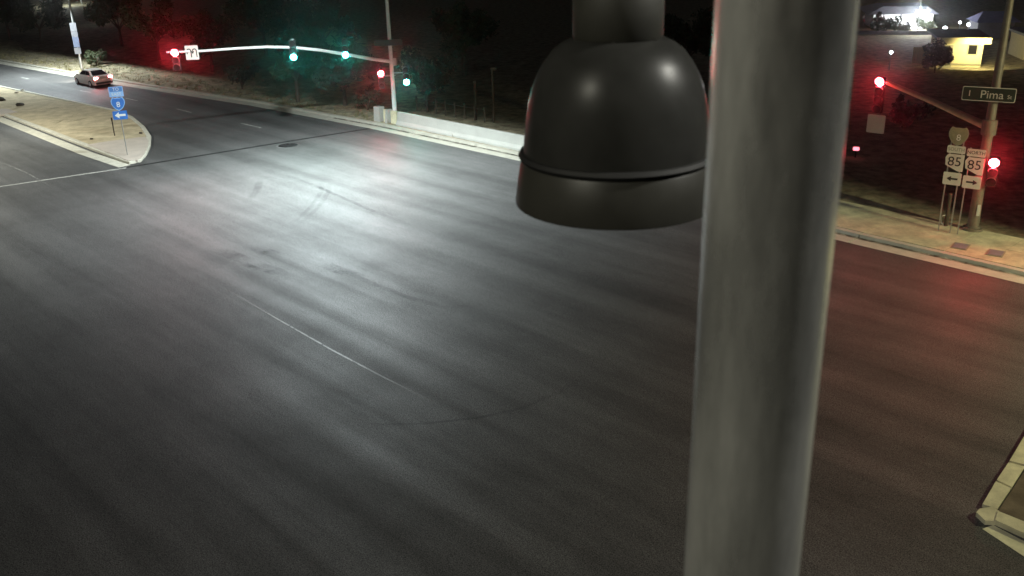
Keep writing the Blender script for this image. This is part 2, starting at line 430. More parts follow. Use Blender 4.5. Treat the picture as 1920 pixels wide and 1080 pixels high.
# markings, seams and stains on the road ----------------------------------
def gl_(*px): return [G(*p) for p in px]
strip('stop_line', gl_((-60, 358), (0, 350), (120, 332), (236, 315)), .30, M['paint'])
strip('tar_seam', gl_((238, 314), (400, 288), (560, 262), (700, 240)), .34, M['tar'])
strip('pale_seam', gl_((425, 543), (520, 598), (620, 655), (720, 708), (830, 762)), .10, M['seamlight'], taper=True)
strip('pale_seam', gl_((0, 303), (50, 324), (100, 352)), .08, M['seamlight'], taper=True)
for a_, b_ in (((331, 204), (359, 211)), ((452, 231), (490, 240)), ((40, 145), (54, 148)), ((235, 184), (258, 189)), ((150, 170), (170, 173))):
    strip('lane_dash', gl_(a_, b_), .13, M['paint'], soft=False)
strip('tyre_mark', gl_((650, 792), (720, 796), (800, 794), (900, 783), (980, 765), (1050, 735), (1110, 700)), .16, M['skid'], taper=True)
strip('tyre_mark', gl_((620, 495), (690, 528), (760, 556), (830, 576), (920, 572)), .34, M['skid'], taper=True)
strip('tyre_mark', gl_((605, 335), (602, 360), (585, 385), (560, 410), (520, 430)), .3, M['skid_faint'], taper=True)
strip('tyre_mark', gl_((618, 335), (615, 362), (598, 388), (572, 413), (530, 436)), .3, M['skid_faint'], taper=True, z=.006)
strip('tyre_mark', gl_((490, 335), (480, 360), (460, 380)), .5, M['skid'], taper=True)
strip('tyre_mark', gl_((520, 322), (600, 352), (690, 392), (790, 430)), .3, M['skid'], taper=True, z=.0072)
for x, y, l, wd in ((440, 480, 2.6, .9), (500, 472, 2.0, .8), (512, 508, 3.0, .8), (640, 508, 3.0, .8), (470, 500, 1.6, .4)):
    c = G(x, y); d = ROADDIR
    strip('oil_stain', [c - d * l * .5, c, c + d * l * .5], wd, M['oil'], z=.008, taper=True)
# manhole lid
mh = G(540, 273); bm = BM(); btube(bm, (0, 0, 0), (0, 0, .012), .62, seg=28); mo = mobj('manhole_cover', bm, M['tar']); mo.location = mh
at = mo.data.attributes.new('edge', 'FLOAT', 'POINT')
for d_ in at.data: d_.value = 1
bm = BM(); blathe(bm, [(.62, 0), (.62, .018), (.72, .016), (.76, .002)], 28); mr_ = mobj('collar_ring', bm, M['asphalt'], mo)
tag(mo, 'round dark manhole cover in the road beside the tar seam', 'manhole cover')

# ------------------------------------------------------------------ street lights
def luminaire(parent, tip, aim, lensmat, power, col, size=.5, shield=None, tilt=None):
    """cobra head in the parent's local space, looking down"""
    t = V(tip); d = V(aim).normalized(); s = V((-d.y, d.x, 0))
    R_ = Matrix((d, s, V((0, 0, 1)))).transposed()
    bm = BM(); bbox(bm, t + d * .35 + V((0, 0, .02)), (.8, .32, .14), R_)
    for v in bm.verts:
        lv = R_.transposed() @ (v.co - t)
        if lv.z > 0.03: v.co = t + R_ @ V((lv.x * .8 + .05, lv.y * .55, lv.z))
    hd = mobj('lamp_head', bm, M['galv'], parent, bevel=.02)
    bm = BM(); bbox(bm, t + d * .4 + V((0, 0, -.062)), (.42, .24, .02), R_); mobj('lamp_lens', bm, lensmat, hd)
    ld = bpy.data.lights.new('street_lamp', 'AREA'); ld.spread = math.radians(155); ld.shape = 'DISK'; ld.size = size; ld.energy = power; ld.color = col
    lo = bpy.data.objects.new('street_lamp', ld); C.objects.link(lo); lo.parent = parent
    lo.location = t + d * .4 + V((0, 0, -.09)); lo.rotation_euler = (0, 0, 0)
    if tilt:      # the head looks a little to one side: (ground direction, degrees)
        td = V((tilt[0][0], tilt[0][1], 0)).normalized(); k_ = math.radians(tilt[1])
        lo.rotation_mode = 'QUATERNION'; lo.rotation_quaternion = (td * math.sin(k_) - V((0, 0, math.cos(k_)))).to_track_quat('-Z', 'Y')
    if shield:
        # added unseen light shield: an upright plate that keeps the light off what lies behind a line on the ground
        wp = V(parent.location) + lo.location; p0, dr = shield; dr = V(dr).normalized(); nrm = V((-dr.y, dr.x, 0))
        D = (V(p0) - wp).dot(nrm)
        if D < 0: nrm = -nrm; D = -D
        c = lo.location + nrm * 1.3; drop = 1.3 * wp.z / D
        R2 = Matrix((dr, nrm, V((0, 0, 1)))).transposed()
        bm = BM(); bbox(bm, V((c.x, c.y, lo.location.z + .06 - drop / 2)), (9.0, .015, drop + .12), R2); mobj('shield', bm, M['black'], hd)  # added unseen light shield
        bm = BM(); bbox(bm, lo.location + nrm * .65 + V((0, 0, .1)), (.5, 1.3, .02), R2); mobj('added_shield_bracket', bm, M['black'], hd)
    return lo
def street_light(base, h, d2, reach, lensmat, power, col, label, group='street lights', r=.1, shield=None, tilt=None):
    e = empty('street_light', base, 0, label, 'street light', group)
    bm = BM(); btube(bm, (0, 0, 0), (0, 0, h - .6), r * 1.4, r * .8); mobj('pole', bm, M['galv'], e, smooth=True)
    bm = BM(); btube(bm, (0, 0, 0), (0, 0, .04), r * 2.6, seg=20); mobj('base_plate', bm, M['galv'], e)
    d = V((d2[0], d2[1], 0)).normalized()
    pts = [V((0, 0, h - .9)) + d * reach * t + V((0, 0, .9 * math.sin(t * math.pi / 2))) for t in [i / 8 for i in range(9)]]
    bm = BM(); bpath(bm, pts, .045); mobj('arm', bm, M['galv'], e, smooth=True)
    luminaire(e, pts[-1], d, lensmat, power, col, shield=shield, tilt=tilt)
    return e
WHITE = (.86, .97, 1); SOD = (1, .96, .54)

# far signal pole with its long mast arm and lamp
PB = G(742, 233)                                   # its foot, behind the barrier
ARM = V((-.81, -.58, 0)).normalized()
pole = empty('signal_pole', PB, 0, 'tall grey signal pole behind the white barrier with a long lit arm over the road', 'signal pole')
bm = BM(); btube(bm, (0, 0, 0), (0, 0, 10.2), .17, .10, 20); mobj('pole', bm, M['paintsteel'], pole, smooth=True)
bm = BM(); btube(bm, (0, 0, 0), (0, 0, .05), .34, seg=20); mobj('base_plate', bm, M['galv'], pole)
def armpt(px, py): return onplane(px, py, PB, ARM) - PB
apts = [armpt(*p) for p in ((738, 116), (700, 111), (650, 102), (600, 94), (550, 89), (500, 88), (440, 91), (380, 95.5), (312, 98))]
bm = BM(); bpath(bm, apts, [.12, .115, .11, .10, .095, .09, .08, .072, .06]); mobj('mast_arm', bm, M['paintsteel'], pole, smooth=True)
bm = BM(); btube(bm, apts[0] - V((0, 0, .25)) , apts[0] + V((0, 0, .25)), .2, seg=16); mobj('arm_clamp', bm, M['galv'], pole)
LA = V((-.14, -.99, 0)).normalized()
pts = [V((0, 0, 9.6)) + LA * 14.5 * t + V((0, 0, 2.2 * math.sin(t * math.pi / 2))) for t in [i / 8 for i in range(9)]]
bm = BM(); bpath(bm, pts, .05); mobj('lamp_arm', bm, M['galv'], pole, smooth=True)
luminaire(pole, pts[-1], LA, M['lamp_lens'], 9800, WHITE, size=.8, shield=(G(690, 240) + V((.7, .72, 0)) * 4.6, (.69, -.724, 0)))
# detector cameras on the arm
for px, py in ((548, 76), (646, 77)):
    p = PB + armpt(px, py)
    d = empty('detector_camera', p, 0, 'small white detector camera above the %s green light on the long arm' % ('left' if px < 600 else 'right'), 'camera', 'detector cameras on the long arm')
    bm = BM(); bbox(bm, (0, 0, 0), (.2, .36, .18)); mobj('camera_body', bm, M['paintsteel'], d, bevel=.03)
    bm = BM(); btube(bm, (0, 0, -.02), (0, 0, -.42), .03, seg=10); mobj('bracket', bm, M['galv'], d)
    bm = BM(); btube(bm, (0, -.17, 0), (0, -.2, 0), .06, seg=14); mobj('lens', bm, M['black'], d)

# ------------------------------------------------------------------ traffic signal heads
def signal_head(lens_pos, rz, lit, label, n=3, group=None, hang=None):
    """three stacked sections; lit = index from the top; placed by its lit lens"""
    e = empty('traffic_signal', (0, 0, 0), rz, label, 'traffic light', group)
    step = .42; z0 = (n - 1) / 2 * step
    M_ = Matrix.Rotation(rz, 3, 'Z')
    e.location = V(lens_pos) - M_ @ V((0, -.12, z0 - lit * step))
    bm = BM(); bbox(bm, (0, 0, 0), (.42, .2, n * step)); mobj('housing', bm, M['housing'], e, bevel=.02)
    col = hang or ['red', None, 'green'][lit if lit < 2 else 2]
    for i in range(n):
        z = z0 - i * step
        bm = BM()
        ring = [bm.verts.new(((.19) * math.cos(k * math.pi / 12), -.115 - .0, z + .19 * math.sin(k * math.pi / 12))) for k in range(24)]
        c = bm.verts.new((0, -.15, z))
        for k in range(24): bm.faces.new((ring[k], ring[(k + 1) % 24], c))
        mobj('lens', bm, M[col] if i == lit else M['dark_lens'], e, smooth=True)
        bm = BM(); a_ = []
        for k in range(-2, 15):
            t = k * math.pi / 12
            a_.append([bm.verts.new((.205 * math.cos(t), -.1, z + .205 * math.sin(t))), bm.verts.new((.205 * math.cos(t), -.1 - .14 - .06 * math.sin(t), z + .205 * math.sin(t)))])
        for p, q in zip(a_, a_[1:]): bm.faces.new((p[0], q[0], q[1], p[1]))
        mobj('visor', bm, M['visor'], e)
    bm = BM(); btube(bm, (0, .1, 0), (0, .3, 0), .03, seg=10); mobj('bracket', bm, M['galv'], e)
    return e
def face(p, extra=0):   # local -Y towards the camera's side of the crossing
    return math.atan2(-p.x, p.y) * -1 * -1 + extra
RZF = math.radians(8)
for px, py, lit, lab in ((330, 98, 0, 'red traffic light at the far tip of the long arm'),
                         (552, 106, 2, 'green traffic light hanging midway on the long arm'),
                         (649, 102, 2, 'green traffic light on the long arm nearer its pole')):
    p = PB + armpt(px, py) + V((0, -.25, 0))
    signal_head(p, RZF, lit, lab, group='traffic lights of the far pole')
for px, py, lit, off, lab in ((714, 138, 0, -1, 'red traffic light on the left side of the far signal pole'), (762, 154, 2, 1, 'green traffic light on the right side of the far signal pole')):
    p = onplane(px, py, PB + V((0, -.3, 0)), V((1, 0, 0)))
    s_ = signal_head(p, RZF, lit, lab, group='traffic lights of the far pole')
    bm = BM(); btube(bm, (0, .12, .2), (-off * 1.0, .25, .2), .03, seg=10); mobj('bracket', bm, M['galv'], s_)

# curved arrow sign on the arm beside the tip light
SD = V((.985, .17, 0))
p = PB + armpt(361, 98) + V((0, -.12, 0))
e = empty('turn_sign', p, math.radians(8), 'white square turn arrow sign next to the red light at the arm tip', 'sign')
bm = BM(); bplate(bm, [(-.38, -.42), (.38, -.42), (.38, .42), (-.38, .42)], -.01, .01); mobj('panel', bm, M['white_sign'], e, bevel=.004)
for sx in (-.16, .16):
    bm = BM(); a_ = []
    for k in range(13):
        t = math.pi * k / 12 * .95
        cx, cz = sx + .0 + .11 * math.cos(t), .08 + .13 * math.sin(t)
        rr = .03; a_.append([bm.verts.new((sx + (.11 - rr) * math.cos(t), -.016, .08 + (.13 - rr) * math.sin(t))), bm.verts.new((sx + (.11 + rr) * math.cos(t), -.016, .08 + (.13 + rr) * math.sin(t)))])
    for q, r in zip(a_, a_[1:]): bm.faces.new((q[0], q[1], r[1], r[0]))
    bbox(bm, (sx + .11, -.016, -.1), (.06, .004, .36)); bplate(bm, [(sx - .2, .08), (sx - .02, .08), (sx - .11, -.1)], -.018, -.014)
    mobj('turn_arrow', bm, M['ink'], e, recalc=True)
bm = BM(); btube(bm, (0, .01, 0), (0, .15, 0), .03, seg=8); mobj('bracket', bm, M['galv'], e)

def text(s, size, m, parent, loc, name='lettering', ext=.003, align='CENTER', sx=1.0):
    cu = bpy.data.curves.new(name, 'FONT'); cu.body = s; cu.size = size; cu.align_x = align; cu.align_y = 'CENTER'; cu.extrude = ext; cu.resolution_u = 4
    to = bpy.data.objects.new('tmp', cu); C.objects.link(to)
    me = bpy.data.meshes.new_from_object(to.evaluated_get(bpy.context.evaluated_depsgraph_get())); bpy.data.objects.remove(to)
    me.materials.clear(); me.materials.append(m)
    o = bpy.data.objects.new(name, me); C.objects.link(o); o.parent = parent
    o.location = loc; o.rotation_euler = (math.pi / 2, 0, 0); o.scale = (sx, 1, 1)
    return o
def rrect(x0, z0, x1, z1, r=.04):
    out = []
    for cx, cz, a0 in ((x1 - r, z1 - r, 0), (x0 + r, z1 - r, 90), (x0 + r, z0 + r, 180), (x1 - r, z0 + r, 270)):
        for k in range(4):
            t = math.radians(a0 + k * 30); out.append((cx + r * math.cos(t), cz + r * math.sin(t)))
    return out
def plate(name, pts, m, parent, y0=-.012, y1=0.0):
    bm = BM(); bplate(bm, pts, y0, y1); return mobj(name, bm, m, parent)
def shield_pts(cx, cz, w_, h):
    pts = [(0, -.5), (-.2, -.4), (-.36, -.22), (-.46, 0), (-.48, .2), (-.42, .38), (-.33, .5), (-.2, .44), (0, .46), (.2, .44), (.33, .5), (.42, .38), (.48, .2), (.46, 0), (.36, -.22), (.2, -.4)]
    return [(cx + x * w_, cz + z * h) for x, z in pts]
def arrow_pts(cx, cz, l, t, s):
    """s = -1 points left, +1 right"""
    return [(cx - s * l / 2, cz - t / 2), (cx - s * l / 2, cz + t / 2), (cx + s * l * .1, cz + t / 2), (cx + s * l * .1, cz + t * 1.5), (cx + s * l / 2, cz), (cx + s * l * .1, cz - t * 1.5), (cx + s * l * .1, cz - t / 2)]

# street name sign high on the far pole
p = onplane(728, 80, PB + V((0, -.2, 0)), V((1, 0, 0)))
e = empty('street_name_sign', p, math.radians(5), 'dark street name sign at the top of the far signal pole', 'sign')
plate('panel', rrect(-.95, -.2, .95, .2), M['green_sign'], e)
bm = BM(); btube(bm, (0, 0, 0), (0, .15, 0), .03, seg=8); mobj('bracket', bm, M['galv'], e)

# ------------------------------------------------------------------ barrier behind the kerb
i0 = min(range(len(edge)), key=lambda i: (edge[i] - G(700, 243)).length)
b0 = offset(edge, KERB + .12)
def along(line, start_px, x1):
    out = [p for p in line]
    return out
bl = [p for p in resample(b0, 1.0)]
def proj(p):
    v = p - EYE; z = v.dot(FWD); return 960 + F_PX * v.dot(RGT) / z, 540 - F_PX * v.dot(UPV) / z
be = None
bprof = [(0, .1), (0, .25), (.14, .45), (.22, 1.0), (.24, 1.04), (.42, 1.04), (.44, 1.0), (.52, .45), (.66, .25), (.66, .1)]
fine_b0 = resample(b0, .2)
for nm, xa, xb, pf, mm in (('wall', 741, 1290, bprof, 'barrier'), ('end_block', 699, 713, [(0, .1), (.05, 1.12), (.08, 1.16), (.5, 1.16), (.53, 1.12), (.58, .1)], 'barrier'),
                           ('shadow_recess', 713, 720, [(.22, .1), (.24, 1.0), (.5, 1.0), (.52, .1)], 'concrete_old'), ('end_block', 720, 728, [(0, .1), (.12, 1.04), (.14, 1.08), (.5, 1.08), (.53, 1.04), (.58, .1)], 'barrier'),
                           ('shadow_recess', 728, 741, [(.22, .1), (.24, 1.0), (.5, 1.0), (.52, .1)], 'concrete_old')):  # set-back pieces shaped to stand in for shadow bands across the barrier end
    sg = [p for p in fine_b0 if xa <= proj(p)[0] <= xb]
    if be is None: be = empty('concrete_barrier', sg[0], 0, 'long pale concrete barrier wall standing behind the kerb', 'barrier')
    bm = BM(); bextrude_profile(bm, [V((p.x - be.location.x, p.y - be.location.y, 0)) for p in sg], pf); mobj(nm, bm, M[mm], be)

# pale picket fence in the dark behind the barrier
fl = [p for p in resample(offset(edge, 5.5), .5) if 778 < proj(p)[0] < 915]
fe = empty('picket_fence', fl[0], 0, 'low dim picket fence in the dark behind the barrier', 'fence')
for k, p in enumerate(fl[::2]):
    q = p - fe.location
    bm = BM(); bbox(bm, (q.x, q.y, .7), (.1, .1, 1.2)); mobj('picket', bm, M['bark'], fe)
bm = BM(); q = fl[-1] - fe.location; btube(bm, (0, 0, 1.1), (q.x, q.y, 1.1), .03, seg=8); mobj('rail', bm, M['bark'], fe)

# ------------------------------------------------------------------ right signal pole
PR = G(1822, 437) + V((0, 0, .16))
pr = empty('signal_pole', PR, 0, 'brownish signal pole on the right pavement carrying the red lights', 'signal pole')
bm = BM(); btube(bm, (0, 0, 0), (0, 0, 10.5), .24, .13, 24); mobj('pole', bm, M['weathered'], pr, smooth=True)
bm = BM(); btube(bm, (0, 0, 0), (0, 0, .12), .42, seg=24); btube(bm, (0, 0, .12), (0, 0, .2), .3, seg=24); mobj('base_plate', bm, M['weathered'], pr)
bm = BM(); bbox(bm, (.0, -.24, .95), (.16, .05, .5)); mobj('hand_hole_cover', bm, M['galv'], pr, bevel=.01)
RA = V((-.5, .86, 0)).normalized()
def rarm(px, py): return onplane(px, py, PR, RA) - PR
rp = [rarm(*p) for p in ((1848, 236), (1800, 214), (1750, 191), (1700, 170), (1650, 149))]
rp = [V((rp[0].x, rp[0].y, rp[0].z))] + rp[1:]
bm = BM(); bpath(bm, rp, [.17, .15, .13, .115, .1]); mobj('mast_arm', bm, M['tan'], pr, smooth=True)
bm = BM(); btube(bm, (0, 0, rp[0].z - .35), (0, 0, rp[0].z + .3), .3, seg=20); mobj('arm_clamp', bm, M['weathered'], pr, bevel=.02)
RZR = math.atan2(-.60, .80)
s_ = signal_head(PR + rp[-1] + V((-.1, -.3, -.05)), math.radians(-42), 0, 'red traffic light at the end of the right mast arm beside the steel pipe', n=4, group='traffic lights of the right pole')
plate('hanging_sign', rrect(-.42, -1.78, .42, -.92, .05), M['white_sign'], s_, -.03, -.015)
p = onplane(1864, 305, PR + V((-.2, -.4, 0)), V((.8, -.6, 0)))
s_ = signal_head(p, math.radians(-28), 0, 'red traffic light on the side of the right pole above the route signs', hang='red_low', group='traffic lights of the right pole')
# street name sign
p = onplane(1854, 177, PR + V((-.3, -.3, 0)), V((.87, -.5, 0)))
e = empty('street_name_sign', p, math.atan2(-.5, .87), 'dark street name sign reading Pima St on the right pole', 'sign')
plate('panel', rrect(-1.0, -.29, 1.0, .29, .06), M['dim_ink'], e, -.012, 0)
plate('face', rrect(-.97, -.26, .97, .26, .05), M['green_sign'], e, -.018, -.012)
text('Pima', .46, M['dim_ink'], e, (.12, -.021, -.02))
text('St', .22, M['dim_ink'], e, (.78, -.021, -.07))
text('1', .34, M['dim_ink'], e, (-.72, -.021, 0))
bm = BM(); btube(bm, (0, 0, 0), (.0, .3, 0), .04, seg=8); mobj('bracket', bm, M['galv'], e)

# route marker signs
def route_sign(px, py, cols, label):
    """px,py = centre of the arrow panel"""
    p = onplane(px, py, PR + V((-.75, -.75, 0)), V((.80, -.60, 0)))
    e = empty('route_sign', (p.x, p.y, .16), RZR, label, 'sign', 'route signs beside the right pole')
    z = p.z - .16
    zc = z
    plate('arrow_panel', rrect(-.36, zc - .27, .36, zc + .27), M['white_sign'], e)
    plate('arrow', arrow_pts(0, zc, .44, .075, cols[0]), M['ink'], e, -.016, -.0125)
    zc += .70
    az = [(-.34, -.13), (-.38, .2), (-.27, .36), (.36, .36), (.36, -.36), (.17, -.36)]
    plate('route_marker', [(x, zc + q) for x, q in az], M['white_sign'], e)
    text('85', .56, M['ink'], e, (.0, -.0155, zc + .03))
    zc += .56
    plate('direction_panel', rrect(-.36, zc - .16, .36, zc + .16), M['white_sign'] if cols[1] == 'NORTH' else M['white_sign'], e)
    text(cols[1], .2, M['ink'] if cols[1] == 'NORTH' else M['trim'], e, (0, -.0155, zc))
    top = zc + .2
    if cols[2]:
        zc += .56
        plate('route_shield', shield_pts(0, zc, .82, .8), M['trim'], e)
        plate('shield_face', shield_pts(0, zc, .74, .72), M['shield'], e, -.017, -.0125)
        text('8', .38, M['white_ink'], e, (0.02, -.021, zc - .06)); top = zc + .3
    for sx in (-.24, .24) if cols[2] else (-.24,):
        bm = BM(); bbox(bm, (sx, .03, top / 2), (.05, .04, top)); mobj('post', bm, M['galv'], e)
    return e
route_sign(1785, 335, (-1, 'SOUTH', True), 'route sign column with shield 8 on top and left arrow below')
route_sign(1822, 342, (1, 'NORTH', False), 'route sign column reading NORTH 85 with right arrow below')
# dark push button post with a wire loop
q = G(1772, 430) ; q.z = .16
e = empty('post', q, 0, 'short dark post with a wire loop at its foot left of the right pole', 'post')
bm = BM(); btube(bm, (0, 0, 0), (0, 0, 1.5), .09, .08, 14); mobj('shaft', bm, M['bark'], e, smooth=True)
bm = BM(); bpath(bm, [(-.1, 0, .02), (-.22, 0, .18), (-.26, 0, .36), (-.2, 0, .48), (-.08, 0, .5)], .02, 8); mobj('wire_loop', bm, M['galv'], e)
# utility box lids let into the slabs
for px, py, lab in ((1801, 462, 'left of the two square utility lids in the right pavement'), (1867, 475, 'right of the two square utility lids in the right pavement')):
    q = G(px, py, .17); e = empty('utility_lid', (q.x, q.y, .168), RZR, lab, 'utility lid', 'utility lids in the pavement')
    bm = BM(); bbox(bm, (0, 0, .012), (.62, .8, .024)); mobj('frame', bm, M['trim'], e, bevel=.006)
    bm = BM(); bbox(bm, (0, 0, .03), (.5, .66, .016)); mobj('lid', bm, M['roofing'], e, bevel=.004)
# low red marker lamp near the pole
q = G(1603, 300); q.z = .15
e = empty('marker_lamp', q, math.radians(-20), 'small red lamp low in the dark at the right edge of the steel pipe', 'lamp')
bm = BM(); btube(bm, (0, 0, 0), (0, 0, .38), .05, seg=12); mobj('stem', bm, M['black'], e)
bm = BM(); bbox(bm, (0, 0, .5), (.34, .12, .2)); mobj('lens', bm, glow('marker_red', (1, .2, .25), 3.0), e, bevel=.03)
bm = BM(); bbox(bm, (0, .08, .5), (.4, .06, .26)); mobj('case', bm, M['black'], e)

# ------------------------------------------------------------------ island furniture
q = G(240, 296); q.z = .18
e = empty('interstate_sign', q, math.radians(18), 'blue interstate sign assembly with white left arrow on the island tip', 'sign')
zb = 2.24
bm = BM(); btube(bm, (0, .03, 0), (0, .03, zb + 1.6), .03, seg=10); mobj('post', bm, M['galv'], e)
plate('arrow_panel', rrect(-.42, zb, .42, zb + .52), M['blue_sign'], e)
plate('arrow', arrow_pts(0, zb + .26, .62, .13, -1), M['white_ink'], e, -.017, -.0125)
plate('shield_border', shield_pts(0, zb + .95, .84, .82), M['lightblue'], e, -.012, 0)
plate('shield_face', shield_pts(0, zb + .95, .74, .72), M['blue_sign'], e, -.017, -.0125)
text('8', .46, M['white_ink'], e, (0, -.021, zb + .9))
plate('direction_panel', rrect(-.41, zb + 1.38, .41, zb + 2.0), M['lightblue'], e)
plate('direction_face', rrect(-.36, zb + 1.7, .36, zb + 1.96), M['midblue'], e, -.017, -.0125)
text('TO', .26, M['white_ink'], e, (0, -.021, zb + 1.83)); text('EAST', .25, M['white_ink'], e, (0, -.0155, zb + 1.54))
q = G(216, 259); q.z = .17
bm = BM(); bbox(bm, (0, 0, .62), (.07, .05, 1.24)); bbox(bm, (0, 0, 1.12), (.1, .055, .2)); o = mobj('delineator_post', bm, M['rock'], bevel=.01); o.location = q
tag(o, 'thin dark delineator post in the sand beside the blue sign', 'post')
def rock(px, py, r, m, lab, grp, name='rock'):
    bm = BM(); bmesh.ops.create_icosphere(bm, subdivisions=2, radius=1)
    for v in bm.verts:
        n_ = random.uniform(.78, 1.15); v.co = V((v.co.x * n_ * r * 1.2, v.co.y * n_ * r, max(-.2, v.co.z) * n_ * r * .8))
    o = mobj(name, bm, m); q = G(px, py); o.location = (q.x, q.y, .16); tag(o, lab, 'rock', grp)
rock(4, 191, .3, M['rock'], 'dark rock at the left edge of the photo on the sandy island', 'rocks on the island')
rock(38, 201, .28, M['rock'], 'dark rock beside the pale slab on the sandy island', 'rocks on the island')
rock(32, 177, .16, M['pebble'], 'small pale stone nearest the left edge of the island', 'pale stones on the island', 'stone')
rock(43, 173, .15, M['pebble'], 'small pale stone just right of its twin on the island', 'pale stones on the island', 'stone')
rock(172, 265, .1, M['rock'], 'small dark clod by the concrete apron of the island', 'rocks on the island')
rock(265, 254, .12, M['rock'], 'small dark clod near the rounded kerb of the island', 'rocks on the island')

# ------------------------------------------------------------------ car driving away
def car():
    p = G(176, 159); h = (G(150, 154.5) - G(196, 164.5)).normalized()
    rz = math.atan2(h.y, h.x) - math.pi
    e = empty('car', (p.x, p.y, 0), rz + math.pi, 'beige sedan driving away with lit tail lights', 'car')
    # local +X = forward
    Lc, W = 4.6, 1.78
    st = [(-2.3, .30, .80, .86, .72), (-2.18, .24, .98, 1.0, .84), (-1.7, .22, 1.03, 1.03, .88), (-.9, .2, .98, 1.0, .89), (.3, .2, .95, .98, .89), (1.1, .2, .93, .95, .88), (1.8, .22, .84, .86, .86), (2.15, .26, .72, .74, .76), (2.3, .34, .6, .62, .6)]
    bm = BM(); rows = []
    for x, zb_, zs, zt, hw in st:
        sec = [(-hw * .94, zb_), (-hw, zb_ + .2), (-hw, zs - .22), (-hw * .93, zs), (-hw * .6, zt), (hw * .6, zt), (hw * .93, zs), (hw, zs - .22), (hw, zb_ + .2), (hw * .94, zb_)]
        rows.append([bm.verts.new((x, y, z)) for y, z in sec])
    for a_, b_ in zip(rows, rows[1:]):
        for k in range(10): bm.faces.new((a_[k], a_[(k + 1) % 10], b_[(k + 1) % 10], b_[k]))
    bm.faces.new(rows[0]); bm.faces.new(rows[-1]); mobj('body', bm, M['carpaint'], e, smooth=True)
    # cabin: pillars and roof in paint, glass set in
    lo = [(-1.75, .99, .8), (1.05, .95, .8)]; hi = [(-.95, 1.42, .60), (.3, 1.44, .60)]
    bm = BM(); c = [bm.verts.new(v) for v in ((lo[0][0], -lo[0][2], lo[0][1]), (lo[1][0], -lo[1][2], lo[1][1]), (lo[1][0], lo[1][2], lo[1][1]), (lo[0][0], lo[0][2], lo[0][1]),
                                             (hi[0][0], -hi[0][2], hi[0][1]), (hi[1][0], -hi[1][2], hi[1][1]), (hi[1][0], hi[1][2], hi[1][1]), (hi[0][0], hi[0][2], hi[0][1]))]
    for f_ in ((4, 5, 6, 7), (0, 1, 5, 4), (1, 2, 6, 5), (2, 3, 7, 6), (3, 0, 4, 7), (3, 2, 1, 0)): bm.faces.new([c[i] for i in f_])
    mobj('cabin', bm, M['carpaint'], e, bevel=.05, smooth=True)
    def quad(name, pts, m, off):
        bm = BM(); a_ = [bm.verts.new(V(p_)) for p_ in pts]; b_ = [bm.verts.new(V(p_) + V(off)) for p_ in pts]; n = len(pts)
        bm.faces.new(a_); bm.faces.new(b_[::-1])
        for i in range(n): bm.faces.new((a_[i], b_[i], b_[(i + 1) % n], a_[(i + 1) % n]))
        return mobj(name, bm, m, e)
    quad('rear_window', [(-1.68, -.66, 1.05), (-1.68, .66, 1.05), (-1.03, .52, 1.38), (-1.03, -.52, 1.38)], M['glass'], (-.015, 0, .02))
    quad('windscreen', [(.98, -.66, 1.0), (.98, .66, 1.0), (.38, .52, 1.39), (.38, -.52, 1.39)], M['glass'], (.015, 0, .02))
    for s in (-1, 1):
        quad('side_window', [(-1.35, s * .765, 1.04), (-.4, s * .765, 1.03), (-.4, s * .635, 1.36), (-.92, s * .63, 1.36)], M['glass'], (0, s * .02, .008))
        quad('side_window', [(-.32, s * .765, 1.03), (.82, s * .765, 1.0), (.28, s * .635, 1.37), (-.32, s * .635, 1.36)], M['glass'], (0, s * .02, .008))
        bm = BM(); bbox(bm, (-2.2, s * .66, .86), (.2, .34, .17)); mobj('tail_light', bm, M['tail'], e, bevel=.03)
        bm = BM(); bbox(bm, (2.16, s * .62, .64), (.2, .34, .13)); mobj('headlight', bm, M['rim'], e, bevel=.03)
        bm = BM(); bbox(bm, (.85, s * .98, 1.02), (.12, .16, .12)); mobj('mirror', bm, M['carpaint'], e, bevel=.02)
        for x in (-1.35, 1.4):
            bm = BM(); btube(bm, (x, s * .70, .32), (x, s * .915, .32), .32, seg=24); wh = mobj('wheel', bm, M['tyre'], e, bevel=.02)
            bm = BM(); btube(bm, (x, s * .9, .32), (x, s * .925, .32), .2, seg=20); mobj('rim', bm, M['rim'], wh)
    bm = BM(); bbox(bm, (-2.3, 0, .42), (.08, 1.5, .18)); mobj('bumper', bm, M['black'], e, bevel=.02)
    bm = BM(); bbox(bm, (-2.325, 0, .72), (.03, .42, .14)); mobj('number_plate', bm, M['white_sign'], e)
    # its headlights throw light down the road
    for s in (-1, 1):
        ld = bpy.data.lights.new('headlamp', 'SPOT'); ld.energy = 1500; ld.spot_size = math.radians(70); ld.spot_blend = .7; ld.shadow_soft_size = .08; ld.color = (1, .95, .85)
        lo_ = bpy.data.objects.new('headlamp', ld); C.objects.link(lo_); lo_.parent = e; lo_.location = (2.4, s * .62, .64); lo_.rotation_euler = (0, math.radians(-86), 0)
car()

# sign-bearing light pole behind the car
PL = G(155, 134)
e = street_light(PL, 10.5, (-.55, -.83), 3.0, M['lamp_lens'], 5200, WHITE, 'thin light pole with stacked sign panels behind the car', group=None, shield=(G(0, 120) + V((.65, .75, 0)) * 6, (.756, -.654, 0)))
for z0, z1, hw in ((1.75, 2.35, .32), (2.4, 3.4, .30), (3.42, 3.9, .31), (3.92, 4.75, .31)):
    bm = BM(); bplate(bm, rrect(-hw, z0, hw, z1), -.2, -.18); mobj('sign_panel', bm, M['dull_blue'] if z0 in (2.4,) else M['dull_sign'], e)

